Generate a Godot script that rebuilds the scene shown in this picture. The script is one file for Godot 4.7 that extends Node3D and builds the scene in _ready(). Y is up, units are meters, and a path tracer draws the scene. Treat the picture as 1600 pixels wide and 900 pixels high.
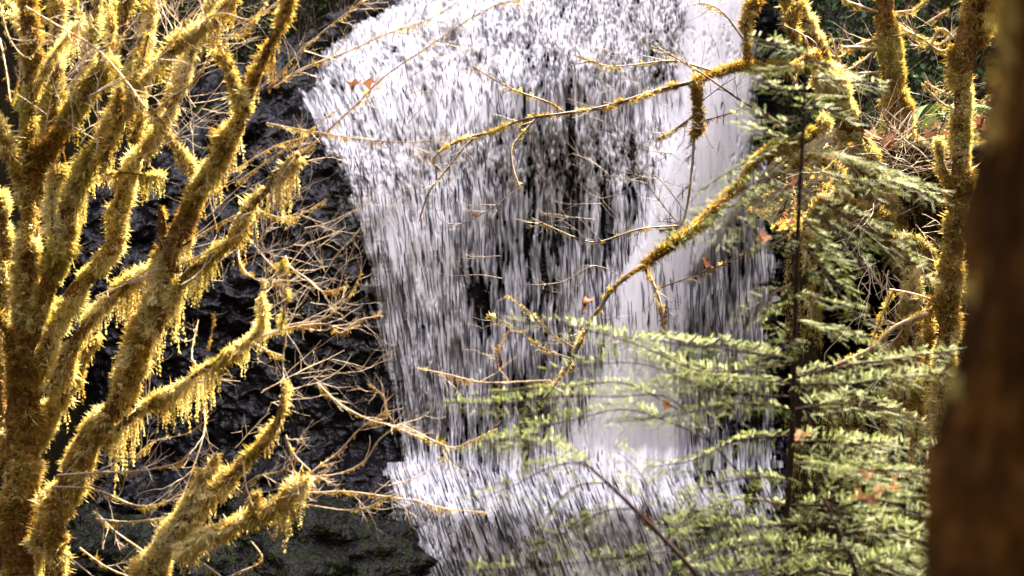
extends Node3D

const FOV := 20.0
const EYE := 1.6
var half := tan(deg_to_rad(FOV / 2.0))
var rng := RandomNumberGenerator.new()
var taken := {}
var M := {}
var na := FastNoiseLite.new()
var nb := FastNoiseLite.new()
var ridge := FastNoiseLite.new()
var fine := FastNoiseLite.new()
var wn := FastNoiseLite.new()      # one cycle a metre
var wf := FastNoiseLite.new()
var cells := FastNoiseLite.new()
var tuft_meshes: Array = []
var drape_meshes: Array = []
var stalk_meshes: Array = []

# ---------------------------------------------------------------- helpers
func P(px: float, py: float, d: float) -> Vector3:      # a direction through the photograph and a distance in metres
	return Vector3((px - 800.0) / 450.0 * half * d, EYE + (450.0 - py) / 450.0 * half * d, -d)

func mpp(d: float) -> float:
	return half * d / 450.0

func numbered(n: String) -> String:
	if not taken.has(n):
		taken[n] = 0
		return n
	taken[n] += 1
	return "%s_%03d" % [n, taken[n]]

func tag(o: Node, label := "", category := "", group := "", kind := "") -> Node:
	if label: o.set_meta("label", label)
	if category: o.set_meta("category", category)
	if group: o.set_meta("group", group)
	if kind: o.set_meta("kind", kind)
	return o

func thing(called: String, at: Vector3, label: String, category: String, group := "") -> Node3D:
	var o := Node3D.new()
	o.name = numbered(called)
	add_child(o)
	o.position = at
	tag(o, label, category, group)
	return o

func arrays() -> Dictionary:
	return {"v": PackedVector3Array(), "n": PackedVector3Array(), "i": PackedInt32Array(), "c": PackedColorArray()}

func commit(A: Dictionary, normals := true) -> ArrayMesh:
	var a := []
	a.resize(Mesh.ARRAY_MAX)
	a[Mesh.ARRAY_VERTEX] = A.v
	a[Mesh.ARRAY_INDEX] = A.i
	if normals: a[Mesh.ARRAY_NORMAL] = A.n
	if A.c.size() == A.v.size() and A.c.size() > 0: a[Mesh.ARRAY_COLOR] = A.c
	var m := ArrayMesh.new()
	m.add_surface_from_arrays(Mesh.PRIMITIVE_TRIANGLES, a)
	return m

func put(called: String, mesh: Mesh, mat: Material, parent: Node, at := Vector3.ZERO) -> MeshInstance3D:
	var o := MeshInstance3D.new()
	o.mesh = mesh
	o.material_override = mat
	o.name = called if parent != self else numbered(called)
	parent.add_child(o, true)
	o.position = at
	return o

func copies(called: String, mesh: Mesh, mat: Material, parent: Node, tr: Array, col: PackedColorArray) -> MultiMeshInstance3D:
	var mm := MultiMesh.new()
	mm.transform_format = MultiMesh.TRANSFORM_3D
	mm.use_colors = true
	mm.mesh = mesh
	mm.instance_count = tr.size()
	for k in tr.size():
		mm.set_instance_transform(k, tr[k])
		mm.set_instance_color(k, col[k])
	var o := MultiMeshInstance3D.new()
	o.multimesh = mm
	o.material_override = mat
	o.name = called if parent != self else numbered(called)
	parent.add_child(o, true)
	o.set_meta("kind", "stuff")
	return o

func smooth_line(pts: Array, rads: Array, per: int) -> Array:
	var P2 := PackedVector3Array()
	var R2 := PackedFloat32Array()
	var n := pts.size()
	for k in n - 1:
		var a: Vector3 = pts[maxi(k - 1, 0)]
		var b: Vector3 = pts[k]
		var c: Vector3 = pts[k + 1]
		var d: Vector3 = pts[mini(k + 2, n - 1)]
		for s in per:
			var t := float(s) / per
			P2.append(b.cubic_interpolate(c, a, d, t))
			R2.append(lerpf(rads[k], rads[k + 1], t))
	P2.append(pts[n - 1])
	R2.append(rads[n - 1])
	return [P2, R2]

func perp(d: Vector3) -> Vector3:
	return d.cross(Vector3.UP if absf(d.y) < 0.9 else Vector3.RIGHT).normalized()

func tube(A: Dictionary, pts: PackedVector3Array, rads: PackedFloat32Array, sides: int, rough := 0.0) -> void:
	var n := pts.size()
	var base: int = A.v.size()
	var u := perp((pts[1] - pts[0]).normalized())
	for k in n:
		var d := (pts[mini(k + 1, n - 1)] - pts[maxi(k - 1, 0)]).normalized()
		u = (u - d * u.dot(d)).normalized()
		var w := d.cross(u)
		for s in sides:
			var a := TAU * s / sides
			var dir := u * cos(a) + w * sin(a)
			var r := rads[k]
			var p := pts[k] + dir * r
			if rough > 0.0:
				p += dir * r * rough * wf.get_noise_3d(p.x * 6.0, p.y * 4.0, p.z * 6.0)
			A.v.append(p)
			A.n.append(dir)
	for k in n - 1:
		for s in sides:
			var a := base + k * sides + s
			var b := base + k * sides + (s + 1) % sides
			var c := a + sides
			var e := b + sides
			A.i.append_array(PackedInt32Array([a, c, b, b, c, e]))
	# close the tip
	A.v.append(pts[n - 1] + (pts[n - 1] - pts[n - 2]).normalized() * rads[n - 1] * 0.6)
	A.n.append((pts[n - 1] - pts[n - 2]).normalized())
	var tip: int = A.v.size() - 1
	for s in sides:
		A.i.append_array(PackedInt32Array([base + (n - 1) * sides + s, tip, base + (n - 1) * sides + (s + 1) % sides]))

func aim(dir: Vector3, spin: float, sx: float, sy: float) -> Basis:
	var y := dir.normalized()
	var x := perp(y).rotated(y, spin)
	var z := x.cross(y)
	return Basis(x * sx, y * sy, z * sx)

func rv() -> Vector3:
	return Vector3(rng.randf_range(-1, 1), rng.randf_range(-1, 1), rng.randf_range(-1, 1))

# a ribbon-like shoot of three joints
func shoot(A: Dictionary, p: Vector3, dir: Vector3, length: float, w: float, bend: Vector3) -> void:
	var s := perp(dir).rotated(dir.normalized(), rng.randf() * TAU) * w * 0.5
	var nn := s.cross(dir).normalized()
	var m := p + dir * length * 0.55 + bend * length * 0.1
	var e := p + dir * length + bend * length * 0.35
	var b: int = A.v.size()
	A.v.append_array(PackedVector3Array([p - s * 0.7, p + s * 0.7, m - s, m + s, e]))
	for k in 5: A.n.append(nn)
	A.i.append_array(PackedInt32Array([b, b + 2, b + 1, b + 1, b + 2, b + 3, b + 2, b + 4, b + 3]))

func make_moss_meshes() -> void:
	for k in 3:
		var A := arrays()
		for s in 22:
			var a := rng.randf() * TAU
			var lean := rng.randf_range(0.1, 1.05)
			var d := Vector3(cos(a) * lean, 1.0, sin(a) * lean).normalized()
			shoot(A, Vector3(cos(a), 0, sin(a)) * rng.randf() * 0.024, d, rng.randf_range(0.009, 0.030), rng.randf_range(0.0026, 0.0048), rv() * 1.6)
		tuft_meshes.append(commit(A))
	for k in 2:      # long stray shoots that stand out of the mat
		var A := arrays()
		for s in 5:
			var a := rng.randf() * TAU
			var lean := rng.randf_range(0.2, 1.3)
			shoot(A, Vector3(cos(a), 0, sin(a)) * rng.randf() * 0.03, Vector3(cos(a) * lean, 1.0, sin(a) * lean).normalized(), rng.randf_range(0.018, 0.04), rng.randf_range(0.0022, 0.0036), rv() * 1.9)
		stalk_meshes.append(commit(A))
	for k in 3:      # hanging strand, points along -Y, about 0.1 m
		var A := arrays()
		var p := Vector3.ZERO
		var d := Vector3(0, -1, 0)
		for s in 11:
			var t := s / 11.0
			for q in 3:
				var a := rng.randf() * TAU
				var o := Vector3(cos(a), rng.randf_range(-1.6, -0.3), sin(a)).normalized()
				shoot(A, p, o, rng.randf_range(0.008, 0.018) * (1.15 - t * 0.6), rng.randf_range(0.003, 0.0055), rv() * 0.9)
			d = (d + Vector3(rng.randf_range(-0.35, 0.35), -0.4, rng.randf_range(-0.35, 0.35))).normalized()
			p += d * 0.0095
		drape_meshes.append(commit(A))

func moss_color(p: Vector3, pale: float) -> Color:
	var n := wn.get_noise_3d(p.x * 2.6, p.y * 1.8, p.z * 2.6) * 0.9 + rng.randf_range(-0.45, 0.45) + pale
	var c: Color
	if n < -0.4: c = Color(0.22, 0.125, 0.03)
	elif n < 0.0: c = Color(0.38, 0.27, 0.07)
	elif n < 0.4: c = Color(0.58, 0.48, 0.20)
	else: c = Color(0.74, 0.69, 0.42)
	var g := wf.get_noise_3d(p.x * 1.7, p.y * 1.7, p.z * 1.7)
	if g > 0.2: c = c.lerp(Color(0.32, 0.32, 0.06), 0.4)
	var v := rng.randf_range(0.75, 1.2)
	return Color(c.r * v, c.g * v, c.b * v)

# moss that grows all round a limb, longer and hanging on its underside
func moss_on(parent: Node, pts: PackedVector3Array, rads: PackedFloat32Array, per_m2: float, size: float, hang: float, pale := 0.0, bare := -0.55) -> void:
	var tr := [[], [], []]
	var co := [PackedColorArray(), PackedColorArray(), PackedColorArray()]
	var dt := [[], [], []]
	var dc := [PackedColorArray(), PackedColorArray(), PackedColorArray()]
	var st := []
	var sc := PackedColorArray()
	for k in pts.size() - 1:
		var a := pts[k]
		var b := pts[k + 1]
		var l := a.distance_to(b)
		if l < 1e-5: continue
		var d := (b - a) / l
		var u := perp(d)
		var w := d.cross(u)
		var r := (rads[k] + rads[k + 1]) * 0.5
		var count := l * TAU * (r + 0.008) * per_m2
		var nn := int(count) + (1 if rng.randf() < count - int(count) else 0)
		for q in nn:
			var p := a.lerp(b, rng.randf())
			var ang := rng.randf() * TAU
			var o := u * cos(ang) + w * sin(ang)
			var thick := wn.get_noise_3d(p.x * 3.6 + o.x * 0.5, p.y * 3.0 + o.y * 0.5, p.z * 3.6 + 30.0)
			if thick < bare: continue
			var dir := (o * 0.9 + rv() * 0.5 + Vector3(0, -0.15, 0) + (Vector3(0, -0.7, 0) if o.y < -0.1 else Vector3.ZERO)).normalized()
			var s := size * rng.randf_range(0.55, 1.5) * (1.0 + thick * 1.5)
			var z := rng.randi() % 3
			tr[z].append(Transform3D(aim(dir, rng.randf() * TAU, s, s), p + o * (r * 0.92 + maxf(thick, 0.0) * r * 0.7)))
			co[z].append(moss_color(p, pale))
			if rng.randf() < 0.14:
				st.append(Transform3D(aim((o + rv() * 0.6 + Vector3(0, -0.2, 0)).normalized(), rng.randf() * TAU, s, s), p + o * (r * 0.95 + maxf(thick, 0.0) * r * 0.7)))
				sc.append(moss_color(p, pale + 0.35))
		if hang > 0.0:
			var hc := l * (150.0 + r * 4600.0) * absf(Vector2(d.x, d.z).length() + 0.25)
			var hn := int(hc) + (1 if rng.randf() < hc - int(hc) else 0)
			for q in hn:
				var p := a.lerp(b, rng.randf())
				var h := wn.get_noise_3d(p.x * 4.0 + 50.0, p.y * 4.0, p.z * 4.0) + rng.randf_range(-0.15, 0.25)
				if h < -0.18: continue
				var side := Vector3(d.z, 0, -d.x)
				side = side.normalized() if side.length() > 0.05 else Vector3(cos(q), 0, sin(q))
				var off := rng.randf_range(-0.9, 0.9)
				var z := rng.randi() % 3
				var s := hang * (0.5 + h * 2.2) * rng.randf_range(0.5, 1.1)
				dt[z].append(Transform3D(aim(Vector3(rng.randf_range(-0.1, 0.1), 1, rng.randf_range(-0.1, 0.1)), rng.randf() * TAU, 0.6 + 0.3 * s, s), p + side * r * off + Vector3(0, -r * sqrt(1.0 - off * off) * 0.8, 0)))
				dc[z].append(moss_color(p, pale))
	if st.size(): copies("moss_shoots", stalk_meshes[rng.randi() % 2], M.moss, parent, st, sc)
	for z in 3:
		if tr[z].size(): copies("moss", tuft_meshes[z], M.moss, parent, tr[z], co[z])
		if dt[z].size(): copies("hanging_moss", drape_meshes[z], M.moss, parent, dt[z], dc[z])

# limb from [px, py, radius px] with the distance running from d0 to d1
func line3(data: Array, d0: float, d1: float, wood := 0.62) -> Array:
	var pts := []
	var rads := []
	for k in data.size():
		var d := lerpf(d0, d1, float(k) / (data.size() - 1))
		pts.append(P(data[k][0], data[k][1], d))
		rads.append(data[k][2] * mpp(d) * wood)
	return smooth_line(pts, rads, 6)

func local(pts: PackedVector3Array, o: Vector3) -> PackedVector3Array:
	var r := PackedVector3Array()
	for p in pts: r.append(p - o)
	return r

# a limb with moss; returns the line in world coordinates
func limb(parent: Node3D, called: String, data: Array, d0: float, d1: float, opt := {}) -> Array:
	var ln := line3(data, d0, d1, opt.get("wood", 0.56))
	var o := parent.position
	var lp := local(ln[0], o)
	var A := arrays()
	tube(A, lp, ln[1], 10, 0.5)
	var part := put(called, commit(A), opt.get("mat", M.bark), parent)
	if opt.get("moss", 1.0) > 0.0:
		# moss noise is read at local places, shifted by the thing itself
		moss_on(part, lp, ln[1], 3600.0 * opt.get("moss", 1.0), 0.85 * opt.get("size", 1.0), opt.get("hang", 1.0), opt.get("pale", 0.0), opt.get("bare", -0.16))
	return ln

func grow(A: Dictionary, p: Vector3, dir: Vector3, length: float, r: float, depth: int, up: float) -> void:
	var n := 5
	var pts := PackedVector3Array([p])
	var rads := PackedFloat32Array([r])
	var d := dir.normalized()
	var dirs := [d]
	for k in n:
		d = (d + rv() * 0.24 + Vector3(0, up, 0)).normalized()
		p += d * length / n
		pts.append(p)
		rads.append(r * (1.0 - 0.62 * (k + 1) / n))
		dirs.append(d)
	tube(A, pts, rads, 4)
	if depth > 0:
		var kids := rng.randi_range(2, 4)
		for q in kids:
			var k := rng.randi_range(1, n)
			var side := perp(dirs[k]).rotated(dirs[k], rng.randf() * TAU)
			side.z *= 0.6
			grow(A, pts[k], (dirs[k] + side * rng.randf_range(0.6, 1.2)).normalized(), length * rng.randf_range(0.4, 0.7), rads[k] * 0.75, depth - 1, up)

# bare branch traced as a line, with small side twigs
func bare_branch(parent: Node3D, data: Array, d0: float, d1: float, r0: float, r1: float, mat: Material, twigs: int, up: float, mossy := 0.0, tl := 0.3) -> void:
	var pts := []
	var rads := []
	for k in data.size():
		var t := float(k) / (data.size() - 1)
		var d := lerpf(d0, d1, t)
		pts.append(P(data[k][0], data[k][1], d) - parent.position)
		rads.append(lerpf(r0, r1, t) * mpp(d))
	var ln := smooth_line(pts, rads, 4)
	var A := arrays()
	tube(A, ln[0], ln[1], 6, 0.25)
	var n: int = ln[0].size()
	for q in twigs:
		var k := rng.randi_range(1, n - 2)
		var d: Vector3 = (ln[0][k + 1] - ln[0][k - 1]).normalized()
		var side := perp(d).rotated(d, rng.randf() * TAU)
		side.z *= 0.5
		grow(A, ln[0][k], (d + side * rng.randf_range(0.5, 1.3)).normalized(), tl * rng.randf_range(0.4, 1.2), clampf(ln[1][k] * 0.7, 0.0016, 0.0034), rng.randi_range(0, 2), up)
	var part := put("branch", commit(A), mat, parent)
	if mossy > 0.0:
		moss_on(part, ln[0], ln[1], 2600.0 * mossy, 0.5, 0.25, -0.2, 0.1)

# ---------------------------------------------------------------- materials
func noise_tex(freq: float, seed_: int, ramp: Array, octaves := 4, ridged := false) -> NoiseTexture2D:
	var n := FastNoiseLite.new()
	n.seed = seed_
	n.frequency = freq
	n.fractal_octaves = octaves
	n.noise_type = FastNoiseLite.TYPE_SIMPLEX_SMOOTH
	if ridged: n.fractal_type = FastNoiseLite.FRACTAL_RIDGED
	var t := NoiseTexture2D.new()
	t.noise = n
	t.width = 512
	t.height = 512
	t.seamless = true
	if ramp.size():
		var g := Gradient.new()
		g.offsets = PackedFloat32Array(ramp[0])
		g.colors = PackedColorArray(ramp[1])
		t.color_ramp = g
	return t

func surf(called: String, ramp: Array, freq: float, scale: float, rough: float, bump: float, seed_: int, ridged := false) -> StandardMaterial3D:
	var m := StandardMaterial3D.new()
	m.resource_name = called
	m.albedo_texture = noise_tex(freq, seed_, ramp)
	m.uv1_triplanar = true
	m.uv1_world_triplanar = true
	m.uv1_scale = Vector3.ONE * scale
	m.roughness = rough
	if bump > 0.0:
		m.heightmap_enabled = true
		m.heightmap_texture = noise_tex(freq * 1.6, seed_ + 7, [], 5, ridged)
		m.heightmap_scale = bump
	return m

func lin(r: float, g: float, b: float) -> Color:
	return Color(r, g, b).linear_to_srgb()

func make_materials() -> void:
	M.rock = surf("wet_rock", [[0.0, 0.5, 1.0], [lin(0.005, 0.0045, 0.005), lin(0.010, 0.009, 0.010), lin(0.022, 0.020, 0.021)]], 0.012, 0.6, 0.11, 4.0, 3, true)
	M.mossrock = surf("mossy_rock", [[0.0, 0.45, 0.6, 1.0], [lin(0.006, 0.0055, 0.0055), lin(0.014, 0.013, 0.012), lin(0.018, 0.022, 0.005), lin(0.04, 0.045, 0.010)]], 0.012, 0.9, 0.2, 7.0, 5)
	M.soil = surf("forest_soil", [[0.0, 0.5, 1.0], [lin(0.006, 0.005, 0.003), lin(0.016, 0.012, 0.006), lin(0.024, 0.024, 0.008)]], 0.02, 0.5, 0.95, 3.0, 9)
	M.bark = surf("mossy_bark", [[0.0, 0.4, 0.7, 1.0], [lin(0.02, 0.011, 0.005), lin(0.07, 0.037, 0.012), lin(0.14, 0.075, 0.022), lin(0.22, 0.15, 0.045)]], 0.02, 2.4, 0.9, 1.6, 11)
	M.twig = surf("pale_twig_bark", [[0.0, 0.5, 1.0], [lin(0.20, 0.14, 0.10), lin(0.40, 0.32, 0.25), lin(0.62, 0.54, 0.45)]], 0.02, 3.0, 0.55, 0.2, 13)
	M.darktwig = surf("brown_twig_bark", [[0.0, 0.5, 1.0], [lin(0.025, 0.014, 0.010), lin(0.07, 0.045, 0.03), lin(0.20, 0.14, 0.09)]], 0.02, 3.0, 0.6, 0.2, 15)
	M.trunk = surf("dark_bark", [[0.0, 0.45, 0.7, 1.0], [lin(0.010, 0.005, 0.002), lin(0.040, 0.018, 0.005), lin(0.10, 0.045, 0.011), lin(0.16, 0.085, 0.02)]], 0.012, 3.0, 0.95, 2.5, 17)
	M.stem = surf("young_bark", [[0.0, 0.5, 1.0], [lin(0.010, 0.006, 0.006), lin(0.025, 0.014, 0.012), lin(0.06, 0.035, 0.025)]], 0.02, 4.0, 0.7, 0.1, 19)
	for k in ["soil", "bark", "trunk", "stem"]: M[k].metallic_specular = 0.12
	M.trunk.uv1_scale = Vector3(3.0, 0.9, 3.0)
	M.rock.metallic_specular = 0.42
	M.mossrock.metallic_specular = 0.3
	M.twig.metallic_specular = 0.3
	var m := StandardMaterial3D.new()
	m.metallic_specular = 0.2
	m.vertex_color_use_as_albedo = true
	m.roughness = 0.85
	m.backlight_enabled = true
	m.backlight = Color(1.0, 0.97, 0.82)
	M.moss = m
	m = StandardMaterial3D.new()
	m.vertex_color_use_as_albedo = true
	m.roughness = 0.5
	m.metallic_specular = 0.35
	m.backlight_enabled = true
	m.backlight = Color(0.95, 1.0, 0.45)
	M.needle = m
	m = StandardMaterial3D.new()
	m.vertex_color_use_as_albedo = true
	m.roughness = 0.42
	m.metallic_specular = 0.3
	m.backlight_enabled = true
	m.backlight = Color(0.5, 0.55, 0.2)
	M.leaf = m
	m = StandardMaterial3D.new()
	m.vertex_color_use_as_albedo = true
	m.roughness = 0.85
	m.metallic_specular = 0.2
	m.backlight_enabled = true
	m.backlight = Color(0.3, 0.2, 0.15)
	M.deadleaf = m
	m = StandardMaterial3D.new()
	m.vertex_color_use_as_albedo = true
	m.roughness = 0.4
	m.resource_name = "white_water"
	M.water = m

# ---------------------------------------------------------------- cliff and waterfall
func brow(px: float) -> float:
	if px < 600.0:
		return 0.0 + (600.0 - px) * 0.44 + (maxf(0.0, 330.0 - px)) * 0.15
	return maxf(-260.0, -(px - 600.0) * 0.5)

func bump(x: float, c: float, w: float) -> float:
	return exp(-pow((x - c) / w, 2.0))

func cliff_depth(px: float, py: float) -> float:
	var t := maxf(py - brow(px), 0.0)
	var d := 24.0
	d += 2.6 * exp(-t / 130.0)
	d += pow(maxf(0.0, 560.0 - px) / 560.0, 1.4) * 2.2
	d -= smoothstep(690.0, 800.0, py + 14.0 * na.get_noise_1d(px * 0.6)) * 1.0
	d += smoothstep(1190.0, 1270.0, px + 0.1 * (300.0 - py)) * 1.3
	d += 0.45 * bump(px, 860.0, 70.0) * smoothstep(180.0, 320.0, py)
	d -= 0.3 * bump(px, 700.0, 90.0)
	d -= 0.22 * bump(px, 1110.0 - maxf(0.0, py - 150.0) * 0.28, 70.0)
	return d

func rock_rough(p: Vector3) -> float:
	var w := wn.get_noise_3d(p.x * 0.45, p.y * 0.45, p.z * 0.45)
	var v := w * 0.36
	# tilted ledges with undercut joints
	var f := fposmod(p.y * 1.25 + p.x * 0.42 + w * 1.6 + 0.35 * wf.get_noise_3d(p.x * 0.9, p.y * 0.6, 3.0), 1.0)
	v += (f if f < 0.82 else (1.0 - f) * 4.55) * 0.22 * (0.55 + 0.9 * wf.get_noise_3d(p.x * 0.35, p.y * 0.35, 9.0))
	v += (0.35 - absf(wf.get_noise_3d(p.x * 1.5 + p.y * 0.5, p.y * 2.0 - p.x * 0.7, p.z * 1.3))) * 0.20
	v += cells.get_noise_3d(p.x * 1.5 + w, p.y * 2.4 - p.x * 0.6, p.z) * 0.075 + cells.get_noise_3d(p.x * 3.6, p.y * 6.0 + p.x * 1.5, p.z * 2.0) * 0.035
	v += wn.get_noise_3d(p.x * 3.2 + p.y, p.y * 4.4 - p.x * 1.5, p.z * 2.6) * 0.045
	return v

func water_rough(p: Vector3) -> float:
	return wn.get_noise_3d(p.x * 0.45, p.y * 0.3, p.z * 0.45) * 0.36 + wf.get_noise_3d(p.x * 1.6, p.y * 0.45, 4.0) * 0.08 + 0.12

func grid_mesh(nx: int, ny: int, at: Callable) -> Dictionary:
	var A := arrays()
	A.v.resize(nx * ny)
	for j in ny:
		for i in nx:
			A.v[j * nx + i] = at.call(float(i) / (nx - 1), float(j) / (ny - 1))
	grid_normals(A, nx, ny)
	for j in ny - 1:
		for i in nx - 1:
			var a := j * nx + i
			A.i.append_array(PackedInt32Array([a, a + nx, a + 1, a + 1, a + nx, a + nx + 1]))
	return A

func grid_normals(A: Dictionary, nx: int, ny: int) -> void:
	A.n.resize(nx * ny)
	for j in ny:
		for i in nx:
			var x: Vector3 = A.v[j * nx + mini(i + 1, nx - 1)] - A.v[j * nx + maxi(i - 1, 0)]
			var y: Vector3 = A.v[mini(j + 1, ny - 1) * nx + i] - A.v[maxi(j - 1, 0) * nx + i]
			A.n[j * nx + i] = x.cross(y).normalized()

func cliff_at(u: float, v: float) -> Vector3:
	var px := lerpf(-350.0, 1750.0, u)
	var b := brow(px)
	var back := 0.0
	var py := b
	if v < 0.92: py = lerpf(1180.0, b, v / 0.92)
	else: back = (v - 0.92) / 0.08 * 6.0
	var d := cliff_depth(px, py)
	var p := P(px, py, d)
	p.z -= back
	p.y += back * 0.12
	var wet := 0.0
	if px > 400.0 and px < 1290.0 and py < 960.0: wet = smoothstep(-0.2, 0.3, foam_density(px, py)) * 0.9
	d = lerpf(rock_rough(p), water_rough(p) - 0.14, wet)
	p.z += d
	p.y += d * 0.4 * (1.0 if v > 0.85 else 0.0)
	return p

var foam_blobs := [
	# px, py, half width, half height, amount
	[640, 330, 170, 300, 0.30], [700, 60, 220, 120, 0.26], [960, 60, 130, 90, 0.28], [620, 560, 60, 120, 0.10], [560, 300, 80, 160, 0.22],
	[850, 330, 55, 150, -0.24], [885, 130, 26, 80, -0.2], [985, 230, 45, 90, -0.16], [752, 480, 26, 90, -0.36], [840, 480, 70, 100, -0.10],
	[965, 420, 45, 110, -0.16], [910, 490, 40, 60, 0.25], [700, 430, 55, 120, 0.16], [650, 650, 50, 60, -0.06], [760, 640, 60, 60, -0.10],
	[700, 830, 150, 110, 0.34], [860, 850, 140, 120, 0.36], [640, 760, 70, 40, 0.25], [1130, 470, 75, 95, 0.20], [1140, 600, 90, 60, -0.30], [1060, 30, 18, 110, -0.5],
	[520, 130, 60, 60, 0.05], [470, 130, 40, 70, -0.22], [1130, 720, 90, 100, -0.12], [860, 650, 90, 60, -0.06],
]

func stream_centre(py: float) -> Vector2:          # the strong right-hand fall: centre and half width
	var ys := [-100.0, 0.0, 200.0, 330.0, 430.0, 560.0, 700.0, 900.0, 1000.0]
	var xs := [1122.0, 1120.0, 1112.0, 1080.0, 1025.0, 1000.0, 985.0, 965.0, 960.0]
	var ws := [52.0, 50.0, 70.0, 78.0, 62.0, 72.0, 95.0, 130.0, 140.0]
	for k in ys.size() - 1:
		if py <= ys[k + 1]:
			var t: float = clampf((py - ys[k]) / (ys[k + 1] - ys[k]), 0.0, 1.0)
			return Vector2(lerpf(xs[k], xs[k + 1], t), lerpf(ws[k], ws[k + 1], t))
	return Vector2(960, 130)

func left_edge(py: float) -> float:
	if py < 90.0: return lerpf(640.0, 470.0, clampf((py + 10.0) / 100.0, 0, 1))
	if py < 170.0: return lerpf(470.0, 455.0, (py - 90.0) / 80.0)
	if py < 240.0: return lerpf(455.0, 512.0, (py - 170.0) / 70.0)
	if py < 720.0: return lerpf(512.0, 612.0, pow((py - 240.0) / 480.0, 0.75))
	return lerpf(580.0, 635.0, (py - 720.0) / 200.0)

func foam_density(px: float, py: float) -> float:
	var D := 0.49
	for b in foam_blobs:
		var e: float = pow((px - b[0]) / b[2], 2.0) + pow((py - b[1]) / b[3], 2.0)
		if e < 6.0: D += b[4] * exp(-e)
	var s := stream_centre(py)
	var q := absf(px - s.x) / s.y
	D = lerpf(D, lerpf(1.3, 0.92, smoothstep(700.0, 780.0, py)), 1.0 - smoothstep(0.45, 1.5, q))
	# the foot of the upper fall and the ledge
	D -= 0.10 * smoothstep(560.0, 640.0, py) * (1.0 - smoothstep(712.0, 730.0, py)) * (1.0 - smoothstep(780.0, 900.0, px))
	# edges
	var wob := 26.0 * wn.get_noise_1d(py * 0.012) + 10.0 * na.get_noise_2d(py * 1.2, 5.0) + 6.0 * fine.get_noise_2d(py * 3.0, 9.0)
	var l := left_edge(py) + wob
	D -= (1.0 - smoothstep(-26.0, 44.0, px - l)) * 1.2
	var r := 1200.0 + (py - 200.0) * 0.05 + wob
	if py < 200.0: r = lerpf(1172.0, 1200.0, clampf(py / 200.0, 0, 1)) + wob
	D -= smoothstep(-22.0, 10.0, px - r) * 1.3
	return D

func foam(px: float, py: float, D: float) -> float:
	var long := smoothstep(70.0, 330.0, py - maxf(0.0, brow(px)))
	var slant := (py - 350.0) * lerpf(0.40, 0.0, smoothstep(470.0, 820.0, px))
	if py > 735.0: slant = (py - 735.0) * 0.34 + 115.0 * (1.0 - smoothstep(470.0, 820.0, px))
	var wx := 5.0 * na.get_noise_2d(px * 0.25, py * 0.14)
	var x := px - slant + wx
	var st := lerpf(0.42, 0.08, long)
	if py > 735.0: st = 0.17
	var n1 := na.get_noise_2d(x * 3.6, py * 3.6 * st + 100.0)
	var n2 := nb.get_noise_2d(x * 8.0, py * 8.0 * st)
	var n3 := fine.get_noise_2d(x * 1.05, py * 1.05 * st * 0.9)
	var n4 := wn.get_noise_2d(x * 0.016, py * 0.016 * (st + 0.25)) * 0.55
	var n5 := wf.get_noise_2d(x * 0.05, py * 0.05 * st * 0.8 + 7.0) * 0.55
	return n1 * 0.45 + n2 * 0.46 + n3 * 0.35 + n4 + n5 + (D - 0.5) * 1.25

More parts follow.
